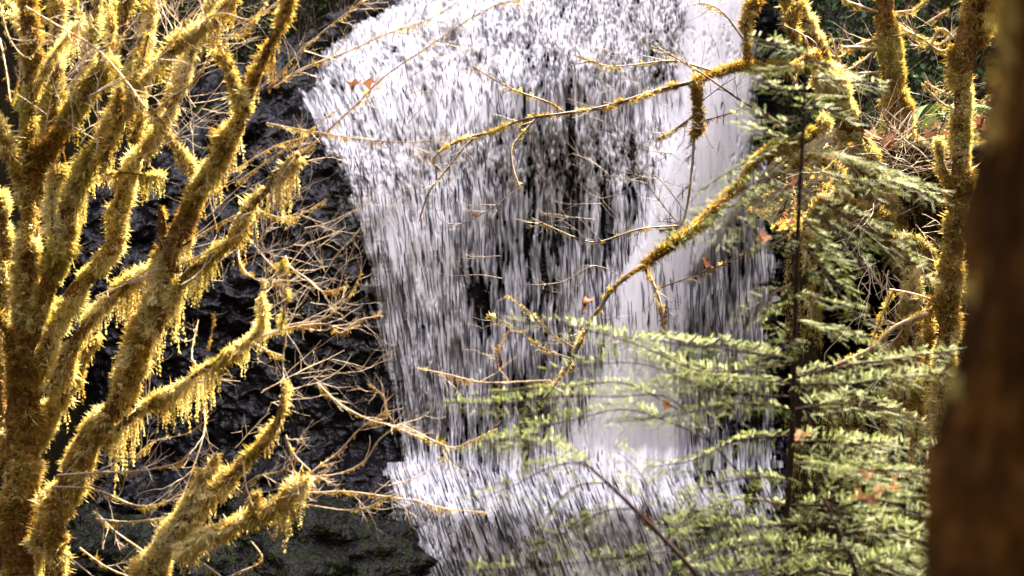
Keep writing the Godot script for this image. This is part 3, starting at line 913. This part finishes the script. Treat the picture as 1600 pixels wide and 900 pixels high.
	limb(c, "limb", [[1488, 300, 9], [1470, 250, 8], [1466, 215, 6]], 12.4, 12.4, {"hang": 0.4})
	limb(c, "limb", [[1470, 700, 12], [1455, 620, 11], [1452, 540, 10], [1456, 470, 8]], 12.5, 12.6, {"hang": 0.6, "pale": -0.3})
	for b in [
		[[[1490, 60], [1470, 45], [1450, 75], [1430, 70]], 2.4, 1.2, 6, 0.05], [[[1495, 70], [1470, 80], [1440, 60], [1410, 45]], 2.4, 1.2, 6, 0.05],
		[[[1480, 18], [1462, 28], [1450, 35]], 2.4, 2.0, 2, 0.0], [[[1500, 175], [1470, 160], [1440, 130]], 2.0, 1.2, 2, 0.0], [[[1495, 155], [1465, 140], [1445, 128]], 2.0, 1.2, 2, 0.0],
		[[[1490, 480], [1430, 460], [1390, 452]], 2.4, 1.6, 2, 0.0], [[[1450, 490], [1400, 510], [1360, 545], [1305, 570]], 4.0, 3.0, 4, 0.0], [[[1395, 455], [1375, 500], [1360, 540]], 2.0, 1.6, 1, 0.0],
	]:
		bare_branch(c, b[0], 12.4, 12.5, b[1], b[2], M.twig, b[3], b[4], 0.5, 0.22)

func near_trunk() -> void:
	var d := 1.9
	var t := thing("dark_trunk", P(1600, 1500, d), "dark brown blurred tree trunk with mossy edge, larger than the others", "tree")
	var ln := line3([[1712, -300, 130], [1700, 0, 132], [1680, 200, 136], [1650, 480, 142], [1628, 700, 150], [1610, 900, 158], [1590, 1200, 175], [1570, 2000, 230]], d, d, 1.0)
	var lp := local(ln[0], t.position)
	var A := arrays()
	tube(A, lp, ln[1], 40, 0.35)
	var part := put("trunk", commit(A), M.trunk, t)
	var tr := []
	var co := PackedColorArray()
	for q in 3600:
		var k := rng.randi_range(2, lp.size() - 3)
		var f := float(k) / lp.size()
		var a := rng.randf_range(2.0, 3.5)
		var o := Vector3(cos(a), 0, sin(a) * -1.0)
		var p: Vector3 = lp[k].lerp(lp[k + 1], rng.randf()) + o * ln[1][k] * 0.97
		var n := wn.get_noise_3d(p.x * 9.0, p.y * 6.0, p.z * 9.0) + 0.5 - f * 2.4
		if n < 0.0: continue
		var s := rng.randf_range(0.3, 0.5)
		tr.append(Transform3D(aim(o + rv() * 0.5 + Vector3(0, -0.3, 0), rng.randf() * TAU, s, s), p))
		co.append(moss_color(p, 0.0))
	copies("moss", tuft_meshes[0], M.moss, part, tr, co)

# ---------------------------------------------------------------- hemlock
var needle_twigs: Array = []

func make_needle_meshes() -> void:
	for k in 3:
		var A := arrays()
		var L := 0.085
		var n := 17
		for s in n:
			var t := float(s) / (n - 1)
			var p := Vector3(0, L * t, 0)
			for e in [-1.0, 1.0]:
				var nl := rng.randf_range(0.0045, 0.009) * (1.0 - 0.5 * t * t)
				var dir := Vector3(e, rng.randf_range(0.35, 0.8), rng.randf_range(-0.25, 0.35)).normalized()
				var w := Vector3(0, 0.0011, 0.0003)
				var b: int = A.v.size()
				A.v.append_array(PackedVector3Array([p - w, p + w, p + dir * nl * 0.8 + w, p + dir * nl * 0.8 - w, p + dir * nl]))
				for z in 5: A.n.append(Vector3(rng.randf_range(-0.2, 0.2), 0, 1).normalized())
				A.i.append_array(PackedInt32Array([b, b + 1, b + 2, b, b + 2, b + 3, b + 3, b + 2, b + 4]))
		# axis
		var b2: int = A.v.size()
		A.v.append_array(PackedVector3Array([Vector3(-0.0007, 0, 0), Vector3(0.0007, 0, 0), Vector3(0, L, 0)]))
		for z in 3: A.n.append(Vector3(0, 0, 1))
		A.i.append_array(PackedInt32Array([b2, b2 + 2, b2 + 1]))
		needle_twigs.append(commit(A))

# spray: a drooping axis with flat side twigs that carry needles
func spray(parent: Node3D, data: Array, d0: float, d1: float, width: float, bare: float, thick := 2.0, tone := 0.0) -> void:
	var pts := []
	var rads := []
	for k in data.size():
		var t := float(k) / (data.size() - 1)
		var d := lerpf(d0, d1, t)
		pts.append(P(data[k][0], data[k][1], d) - parent.position)
		rads.append(lerpf(thick, 0.5, t) * mpp(d))
	var ln := smooth_line(pts, rads, 6)
	var ax: PackedVector3Array = ln[0]
	var A := arrays()
	tube(A, ax, ln[1], 5)
	var tr := [[], [], []]
	var co := [PackedColorArray(), PackedColorArray(), PackedColorArray()]
	var n := ax.size()
	var total := 0.0
	for k in n - 1: total += ax[k].distance_to(ax[k + 1])
	var run := 0.0
	var next := total * bare
	var side := 1.0
	var up := Vector3(rng.randf_range(-0.15, 0.15), 1, rng.randf_range(0.2, 0.8)).normalized()
	for k in n - 1:
		var seg := ax[k].distance_to(ax[k + 1])
		while next < run + seg:
			var p := ax[k].lerp(ax[k + 1], (next - run) / seg)
			var f := (next - total * bare) / (total * (1.0 - bare) + 1e-6)
			var d := (ax[k + 1] - ax[k]).normalized()
			var across := d.cross(up).normalized() * side
			var pn := up - d * up.dot(d)
			var L := width * 1.2 * (0.25 + 1.0 * sin(PI * clampf(0.18 + f * 0.82, 0, 1))) * rng.randf_range(0.6, 1.15)
			var ld := (d * rng.randf_range(0.55, 0.9) + across).normalized()
			# lateral with its own twiglets
			var m := maxi(2, int(L / 0.017))
			var lp := PackedVector3Array([p])
			var lr := PackedFloat32Array([0.0011])
			var q := p
			for z in m:
				ld = (ld + Vector3(0, -0.045, 0) + rv() * 0.07).normalized()
				q += ld * L / m
				lp.append(q)
				lr.append(0.0011 - 0.0006 * z / m)
				var g := z / float(m)
				for e in [-1.0, 1.0]:
					if rng.randf() < 0.45: continue
					var td: Vector3 = (ld * rng.randf_range(0.7, 1.1) + ld.cross(up).normalized() * e * rng.randf_range(0.6, 1.0) + rv() * 0.12).normalized()
					if z == m - 1: td = (ld + rv() * 0.1).normalized()
					var s := rng.randf_range(0.3, 0.9) * (1.1 - g * 0.5)
					var zz := (up + rv() * 0.5).normalized()
					var xx: Vector3 = td.cross(zz).normalized()
					zz = xx.cross(td).normalized()
					var w := rng.randi() % 3
					tr[w].append(Transform3D(Basis(xx * rng.randf_range(0.6, 1.0), td * s, zz), q))
					var v := rng.randf_range(0.7, 1.3)
					var yl := clampf(rng.randf_range(-0.2, 0.6) + tone + wn.get_noise_3d(q.x * 3, q.y * 3, q.z * 3) * 0.5, 0, 1)
					var c := Color(0.11, 0.16, 0.04).lerp(Color(0.34, 0.37, 0.18), yl)
					co[w].append(Color(c.r * v, c.g * v, c.b * v))
			tube(A, lp, lr, 3)
			side = -side
			next += rng.randf_range(0.012, 0.03)
		run += seg
	var part := put("branch", commit(A), M.stem, parent)
	for z in 3:
		if tr[z].size(): copies("needles", needle_twigs[z], M.needle, part, tr[z], co[z])

func hemlocks() -> void:
	var D := 7.0
	var t := thing("hemlock_sapling", P(1223, 1150, D), "young hemlock with thin dark upright stem and feathery pale green sprays", "tree", "hemlock saplings")
	var ln := line3([[1222, 1160, 6.8], [1225, 900, 5.8], [1230, 800, 5.3], [1237, 690, 4.8], [1240, 600, 4.4], [1243, 480, 3.9], [1248, 330, 3.6], [1255, 200, 2.6], [1258, 130, 1.8], [1262, 60, 1.0]], D, D, 1.0)
	var A := arrays()
	tube(A, local(ln[0], t.position), ln[1], 8, 0.2)
	put("stem", commit(A), M.stem, t)
	var B := [
		[[[1261, 85], [1240, 80], [1205, 68], [1172, 56]], 7.2, .055, .0], [[[1260, 100], [1225, 106], [1190, 113], [1170, 118]], 6.8, .05, .0],
		[[[1260, 95], [1290, 100], [1320, 118]], 6.85, .05, .0], [[[1259, 120], [1300, 124], [1350, 130], [1390, 132]], 7.2, .04, .1],
		[[[1258, 140], [1220, 140], [1190, 128]], 7.2, .055, .0], [[[1257, 165], [1295, 172], [1330, 194]], 6.8, .055, .0], [[[1256, 185], [1220, 192], [1180, 178], [1150, 165]], 6.9, .06, .0],
		[[[1255, 200], [1230, 215], [1190, 205], [1160, 190]], 7.3, .05, .1], [[[1256, 170], [1275, 150], [1300, 148]], 7.3, .05, .0],
		[[[1253, 215], [1200, 235], [1150, 262], [1090, 300]], 7.4, .09, .15], [[[1252, 235], [1310, 240], [1390, 265], [1475, 298]], 7.2, .11, .05], [[[1251, 255], [1320, 280], [1400, 285], [1460, 312]], 6.8, .11, .05],
		[[[1250, 265], [1180, 285], [1110, 330], [1040, 380]], 6.9, .09, .2], [[[1249, 285], [1190, 310], [1140, 345], [1120, 380]], 6.6, .09, .05],
		[[[1249, 290], [1310, 330], [1380, 370], [1450, 440]], 6.8, .085, .05], [[[1248, 310], [1300, 355], [1330, 385], [1352, 425]], 6.7, .08, .05], [[[1247, 330], [1290, 380], [1325, 430], [1335, 475]], 7.2, .08, .05],
		[[[1246, 360], [1210, 380], [1180, 395]], 6.8, .06, .1], [[[1246, 370], [1275, 405], [1300, 440], [1318, 470]], 6.8, .07, .05],
		[[[1244, 440], [1200, 465], [1165, 510]], 6.8, .06, .1], [[[1243, 455], [1290, 470], [1330, 480], [1345, 505]], 6.8, .08, .0], [[[1243, 470], [1200, 490], [1215, 520]], 7.2, .06, .0],
		[[[1242, 500], [1290, 510], [1340, 520], [1395, 555]], 7.2, .09, .0], [[[1242, 525], [1210, 550], [1170, 575]], 6.7, .07, .0],
		[[[1240, 560], [1130, 545], [1040, 535], [960, 525]], 7.4, .10, .05], [[[1240, 570], [1100, 580], [1000, 540], [900, 512], [800, 503]], 6.8, .085, .12],
		[[[1239, 590], [1310, 575], [1400, 560], [1490, 548]], 7.0, .11, .0], [[[1239, 600], [1320, 600], [1410, 590], [1480, 582]], 6.7, .10, .0],
		[[[1239, 600], [1150, 590], [1070, 585], [1010, 600]], 7.4, .12, .0], [[[1238, 620], [1120, 610], [1010, 570], [920, 570], [860, 580]], 6.9, .09, .05],
		[[[1238, 640], [1150, 630], [1050, 650], [960, 660]], 6.7, .11, .0], [[[1238, 640], [1300, 630], [1370, 635], [1440, 660]], 7.2, .09, .05],
		[[[1228, 805], [1180, 765], [1110, 690], [1045, 622], [960, 620], [860, 620], [780, 632], [700, 630]], 6.7, .10, .40], [[[1110, 690], [1060, 665], [980, 640], [900, 655], [820, 675], [735, 710]], 6.9, .11, .12],
		[[[1060, 640], [980, 600], [900, 602], [800, 610], [740, 618]], 7.0, .08, .12], [[[1236, 680], [1150, 690], [1080, 720], [1010, 730]], 7.3, .10, .05],
		[[[1236, 690], [1310, 690], [1390, 700], [1465, 700]], 6.8, .11, .0], [[[1235, 720], [1310, 730], [1380, 750], [1450, 790]], 7.2, .11, .0], [[[1233, 750], [1180, 745], [1110, 760], [1060, 790]], 6.8, .11, .0],
		[[[1231, 790], [1300, 790], [1370, 810], [1440, 850]], 6.8, .12, .0], [[[1230, 790], [1160, 780], [1090, 800], [1010, 830]], 7.2, .12, .0],
		[[[1229, 830], [1150, 820], [1070, 840], [980, 880]], 6.7, .11, .0], [[[1228, 850], [1170, 850], [1100, 870], [1040, 905]], 7.1, .12, .0], [[[1227, 870], [1300, 860], [1370, 880], [1440, 910]], 6.7, .12, .0],
		[[[1226, 900], [1170, 890], [1110, 910], [1050, 940]], 6.8, .12, .0], [[[1226, 910], [1280, 890], [1350, 920]], 7.0, .10, .0],
	]
	for b in B:
		spray(t, b[0], D, b[1], b[2], b[3], 1.5, 0.15)
	var s2 := thing("hemlock_sapling", P(1400, 1150, 6.4), "small slanting hemlock under the larger one, stem leaning away from it", "tree", "hemlock saplings")
	ln = line3([[1400, 1160, 5], [1340, 905, 4], [1310, 830, 3.4], [1290, 785, 3], [1278, 755, 2]], 6.4, 6.6, 1.0)
	A = arrays()
	tube(A, local(ln[0], s2.position), ln[1], 7, 0.2)
	put("stem", commit(A), M.stem, s2)
	for b in [
		[[[1285, 770], [1330, 740], [1400, 735], [1460, 745]], 6.5, .11, .05], [[[1298, 800], [1360, 780], [1420, 800], [1470, 820]], 6.3, .11, .0], [[[1312, 835], [1380, 830], [1440, 850], [1475, 880]], 6.5, .12, .0],
		[[[1290, 815], [1250, 818], [1180, 825], [1120, 850]], 6.4, .09, .2], [[[1320, 855], [1270, 850], [1200, 880], [1150, 910]], 6.5, .11, .0], [[[1335, 890], [1390, 870], [1440, 890]], 6.4, .10, .0], [[[1300, 800], [1280, 760], [1320, 700], [1400, 690]], 6.6, .10, .1],
	]:
		spray(s2, b[0], 6.5, b[1], b[2], b[3], 1.4, 0.3)
	var s3 := thing("hemlock_sapling", P(1180, 1150, 6.2), "low hemlock beneath the larger one, its long dark branch rising toward the waterfall", "tree", "hemlock saplings")
	ln = line3([[1200, 1160, 6], [1150, 990, 5], [1085, 895, 4], [1030, 835, 3.4], [960, 765, 2.8], [912, 722, 2]], 6.2, 6.5, 1.0)
	A = arrays()
	tube(A, local(ln[0], s3.position), ln[1], 7, 0.2)
	put("stem", commit(A), M.stem, s3)
	for b in [
		[[[920, 730], [880, 715], [820, 690], [760, 690]], 6.6, .09, .0], [[[912, 722], [860, 730], [800, 760], [735, 785]], 6.4, .09, .0], [[[950, 755], [900, 760], [860, 800], [840, 850]], 6.6, .07, .1],
		[[[990, 795], [940, 800], [890, 830], [830, 852]], 6.5, .07, .1], [[[1000, 805], [1010, 770], [1000, 740], [960, 700]], 6.6, .08, .1], [[[1060, 860], [1000, 868], [900, 880], [740, 893]], 6.4, .05, .15], [[[1040, 845], [1080, 800], [1100, 760]], 6.6, .07, .1],
	]:
		spray(s3, b[0], 6.45, b[1], b[2], b[3], 1.4, 0.25)

# ---------------------------------------------------------------- small plants, leaves, litter
func leaf_mesh(lobed: bool) -> ArrayMesh:
	var A := arrays()
	var n := 14
	A.v.append(Vector3(0, 0, 0))
	A.n.append(Vector3(0, 0, 1))
	for k in n:
		var a := TAU * k / n
		var r := 0.5 + (0.16 * cos(a * 5.0) if lobed else 0.0)
		var p := Vector3(sin(a) * r * (0.95 if lobed else 0.55), cos(a) * r, 0)
		p.z = (0.75 if lobed else 0.28) * absf(p.x) + (0.2 if lobed else 0.12) * sin(p.y * 5.0)
		A.v.append(p)
		A.n.append(Vector3(-signf(p.x) * 0.28, 0, 1).normalized())
	for k in n:
		A.i.append_array(PackedInt32Array([0, k + 1, (k + 1) % n + 1]))
	return commit(A)

func shrub(at: Vector3, r: float, label: String, count: int, tones: Array) -> void:
	var t := thing("shrub", at, label, "shrub", "shrubs in the shade behind the trees")
	var A := arrays()
	for q in 7:
		grow(A, Vector3(rv().x * r * 0.3, -r * 0.8, rv().z * r * 0.2), Vector3(rng.randf_range(-0.6, 0.6), 1, rng.randf_range(-0.3, 0.6)), r * 1.5, 0.012, 2, 0.05)
	put("stem", commit(A), M.darktwig, t)
	var tr := []
	var co := PackedColorArray()
	for q in count:
		var p := rv().normalized() * r * pow(rng.randf(), 0.4) * Vector3(1.2, 0.9, 0.7)
		if wn.get_noise_3d((p.x + at.x) * 2, p.y * 2, p.z * 2) < -0.12: continue
		var s := rng.randf_range(0.05, 0.11)
		tr.append(Transform3D(aim(rv() + Vector3(0, -0.3, 0.2), rng.randf() * TAU, s, s), p))
		var c: Color = tones[rng.randi() % tones.size()]
		var v := rng.randf_range(0.6, 1.3)
		co.append(Color(c.r * v, c.g * v, c.b * v))
	copies("foliage", M.leafmesh, M.leaf, t, tr, co)

func fern(at: Vector3, r: float, label: String, fronds: int, green: Color) -> void:
	var t := thing("fern", at, label, "fern")
	for f in fronds:
		var a := TAU * f / fronds + rng.randf() * 0.5
		var A := arrays()
		var p := Vector3.ZERO
		var d := Vector3(cos(a), 1.3, sin(a)).normalized()
		var n := 26
		for k in n:
			d = (d + Vector3(cos(a) * 0.03, -0.085, sin(a) * 0.03)).normalized()
			var q := p + d * r / n
			var s := d.cross(Vector3.UP).normalized()
			var w := r * 0.17 * sin(PI * (0.12 + 0.86 * k / n))
			for e in [-1.0, 1.0]:
				var b: int = A.v.size()
				var tip: Vector3 = p + s * e * w + d * w * 0.3 + Vector3(0, -w * 0.2, 0)
				var mid: Vector3 = (p + tip) * 0.5 + d * r * 0.012
				A.v.append_array(PackedVector3Array([p, q, mid, tip]))
				for z in 4: A.n.append(s.cross(d).normalized())
				A.i.append_array(PackedInt32Array([b, b + 1, b + 2, b, b + 2, b + 3]))
				for z in 4: A.c.append(green * rng.randf_range(0.8, 1.2))
			p = q
		put("frond", commit(A), M.leaf, t)

func litter() -> void:
	var lm := leaf_mesh(true)
	var reds := [Color(0.16, 0.045, 0.025), Color(0.30, 0.12, 0.06), Color(0.42, 0.24, 0.15), Color(0.22, 0.10, 0.03)]
	var spots := []
	# leaves caught on the branches: px, py, distance, size, label
	var caught := [
		[556, 133, 9.2, .075, "curled red-brown dead leaf caught on the bare maple branch before the falls"], [575, 126, 9.2, .07, "red dead leaf beside another on the bare maple branch before the falls"],
		[742, 336, 12.3, .05, "small brown dead leaf on a thin twig over the fan of white water"], [920, 472, 12.3, .08, "orange-brown withered leaf clump tip on the dark branch over the falls"],
		[912, 478, 12.3, .06, "brown withered leaf hanging beside orange one on dark branch"], [1192, 374, 7.2, .06, "rust-red dead leaf lodged in the hemlock above mid stem"], [1100, 410, 12.3, .09, "long brown curled leaf hanging from mossy branch over the strong fall"],
		[1040, 632, 7.0, .045, "small brown dead leaf stuck in hemlock spray over the white water"], [1250, 680, 7.2, .06, "pinkish dead leaf lodged against the hemlock stem"], [1262, 672, 7.2, .05, "tan dead leaf beside pinkish one against the hemlock stem"],
		[1010, 812, 6.5, .05, "dark brown leaf on the low rising hemlock branch"], [1358, 745, 6.9, .07, "salmon-pink dead leaf lying on the lower hemlock sprays"], [1345, 770, 6.8, .06, "dark red dead leaf below the salmon-pink one on hemlock sprays"],
		[1375, 760, 6.8, .07, "brown-red dead leaf on the lower hemlock sprays"], [1400, 755, 6.9, .06, "russet dead leaf at the outer end of the lower hemlock sprays"], [1362, 780, 6.8, .06, "maroon dead leaf sunk among the lower hemlock sprays"],
	]
	for c in caught:
		var o := put("dead_leaf", lm, M.deadleaf_tint[rng.randi() % 3], self, P(c[0], c[1], c[2]))
		o.basis = aim(rv() + Vector3(0, -0.5, 0), rng.randf() * TAU, c[3], c[3])
		tag(o, c[4], "leaf")
	for q in 110:
		var u := rng.randf_range(0.0, 0.5)
		var v := rng.randf_range(0.76, 0.9)
		if q % 4 == 0: v = rng.randf_range(0.6, 0.78)
		var p := bank_at(u, v)
		var s := rng.randf_range(0.07, 0.13)
		var o := put("dead_leaf", lm, M.deadleaf_tint[rng.randi() % 3], self, p + Vector3(0, 0.02, 0.03))
		o.basis = aim(Vector3(rng.randf_range(-1, 1), rng.randf_range(-0.4, 0.4), rng.randf_range(-1, 1)), rng.randf() * TAU, s, s)
		o.basis = Basis(Vector3.RIGHT, rng.randf_range(-1.4, -0.3)) * o.basis
		tag(o, "fallen brown maple leaf lying on the bank beneath the mossy trunks", "leaf", "fallen leaves on the bank")
	# heap of dead twigs on the bank
	var t := thing("brush_heap", P(1425, 260, 13.7), "heap of thin dead twigs at the foot of the mossy trunks", "brush")
	var tm := []
	for k in 5:
		var A := arrays()
		grow(A, Vector3.ZERO, Vector3(0, 1, 0), 0.7, 0.007, 1, -0.02)
		tm.append(commit(A))
	for q in 120:
		var o := put("twig", tm[rng.randi() % 5], M.twig if rng.randf() < 0.55 else M.darktwig, t)
		var px := rng.randf_range(1330, 1480)
		var py := rng.randf_range(215, 330)
		o.position = P(px, py, 13.6 + rng.randf_range(-0.25, 0.35)) - t.position
		var s := rng.randf_range(0.35, 0.9)
		o.basis = aim(Vector3(rng.randf_range(-1, 1), rng.randf_range(-0.3, 0.8), rng.randf_range(-0.5, 0.5)), rng.randf() * TAU, 0.8, s)
	# roots and drooping twigs on the face of the bank
	var f := thing("root_tangle", P(1400, 420, 13.3), "tangle of thin mossy roots on the face of the bank", "roots")
	for q in 60:
		var A := arrays()
		var px := rng.randf_range(1340, 1480)
		var py := rng.randf_range(310, 680)
		grow(A, P(px, py, 13.25) - f.position, Vector3(rng.randf_range(-0.7, 0.7), rng.randf_range(-1, 0.4), rng.randf_range(0, 0.4)), rng.randf_range(0.25, 0.6), rng.randf_range(0.004, 0.009), 1, -0.08)
		put("root", commit(A), M.twig if q % 3 else M.bark, f)

func tinted(c: Color) -> StandardMaterial3D:
	var m: StandardMaterial3D = M.deadleaf.duplicate()
	m.vertex_color_use_as_albedo = false
	m.albedo_color = c.linear_to_srgb()
	return m

# ---------------------------------------------------------------- build
func _ready() -> void:
	rng.seed = 41
	for n in [[na, 11, 0.05, 3], [nb, 23, 0.035, 2], [ridge, 37, 0.12, 3], [fine, 53, 0.09, 3], [wn, 61, 1.0, 3], [wf, 71, 1.0, 3]]:
		n[0].seed = n[1]
		n[0].frequency = n[2]
		n[0].noise_type = FastNoiseLite.TYPE_SIMPLEX_SMOOTH
		n[0].fractal_octaves = n[3]
	cells.noise_type = FastNoiseLite.TYPE_CELLULAR
	cells.cellular_return_type = FastNoiseLite.RETURN_CELL_VALUE
	cells.cellular_jitter = 1.0
	cells.frequency = 1.0
	cells.seed = 5
	cells.fractal_type = FastNoiseLite.FRACTAL_NONE
	var cam := Camera3D.new()
	cam.name = "camera"
	cam.fov = FOV
	cam.near = 0.05
	cam.far = 300.0
	add_child(cam)
	cam.position = Vector3(0, EYE, 0)
	var at := CameraAttributesPhysical.new()
	at.frustum_focal_length = 68.0
	at.frustum_focus_distance = 13.5
	at.exposure_aperture = 2.7
	at.frustum_far = 300.0
	cam.attributes = at
	cam.fov = FOV
	cam.current = true
	var we := WorldEnvironment.new()
	we.name = "world"
	var e := Environment.new()
	e.tonemap_mode = Environment.TONE_MAPPER_LINEAR
	e.tonemap_exposure = 12.2
	e.background_mode = Environment.BG_SKY
	var sk := ProceduralSkyMaterial.new()
	sk.sky_top_color = Color(0.68, 0.665, 0.71)
	sk.sky_horizon_color = Color(0.90, 0.88, 0.89)
	sk.sky_curve = 0.2
	sk.ground_bottom_color = Color(0.12, 0.10, 0.07)
	sk.ground_horizon_color = Color(0.3, 0.27, 0.22)
	sk.sky_energy_multiplier = 0.85
	e.sky = Sky.new()
	e.sky.sky_material = sk
	e.sdfgi_enabled = true
	e.ssao_enabled = true
	e.ssil_enabled = true
	we.environment = e
	add_child(we)
	var sun := DirectionalLight3D.new()
	sun.name = "sun"
	sun.light_energy = 1.6
	sun.light_color = Color(1.0, 0.93, 0.80)
	sun.light_angular_distance = 0.5
	sun.shadow_enabled = true
	add_child(sun)
	# from behind the falls, high
	sun.look_at_from_position(Vector3(5.0, 14.5, -7.0), Vector3.ZERO, Vector3.UP)

	make_materials()
	make_moss_meshes()
	make_needle_meshes()
	M.leafmesh = leaf_mesh(false)
	M.deadleaf_tint = [tinted(Color(0.075, 0.02, 0.013)), tinted(Color(0.12, 0.045, 0.024)), tinted(Color(0.22, 0.11, 0.075))]
	make_ground()
	make_cliff()
	make_bank()
	print("setting ", Time.get_ticks_msec())
	maple()
	snag()
	right_trees()
	near_trunk()
	print("trees ", Time.get_ticks_msec())
	hemlocks()
	print("hemlock ", Time.get_ticks_msec())
	boulder(170, 870, 21.6, 0.75, "rounded mossy boulder at the foot of the dark rock beside the maple")
	boulder(490, 870, 21.8, 0.95, "broad moss-covered boulder beside the foot of the waterfall")
	boulder(330, 905, 21.2, 0.6, "low wet boulder between the two mossy ones")
	var g := [Color(0.045, 0.085, 0.028), Color(0.055, 0.10, 0.035), Color(0.075, 0.12, 0.05)]
	for s in [[1285, 50, 24.6, .9], [1330, 150, 24.4, .9], [1440, 60, 20.5, .9], [1280, 190, 24.4, .8], [1460, 190, 19.5, .8], [1370, 30, 22.0, .9], [1350, 240, 23.0, .9], [1490, 100, 20.0, .9]]:
		shrub(P(s[0], s[1], s[2]), s[3], "shaded evergreen shrub with small dark leaves behind the mossy trunks", 900, g)
	for s in [[330, 40, 28.0, 1.0], [400, 10, 28.3, 1.1], [470, 0, 28.3, 1.1], [250, 90, 28.0, 1.1], [540, -50, 28.5, 1.1], [180, 120, 28.0, 1.2], [100, 150, 28.0, 1.2], [20, 170, 28.0, 1.2], [60, 50, 29.0, 1.3], [160, 10, 29.0, 1.3], [290, -40, 29.0, 1.2]]:
		shrub(P(s[0], s[1], s[2]), s[3], "dim green shrub above the brow of the dark rock", 700, g)
	fern(P(325, 175, 24.8), 0.5, "small green fern tuft on the wet rock brow", 9, Color(0.10, 0.14, 0.03))
	fern(P(1475, 190, 16.0), 0.9, "arching sword fern in the shade beside the crooked trunk", 10, Color(0.085, 0.16, 0.06))
	litter()
	print("done ", Time.get_ticks_msec())
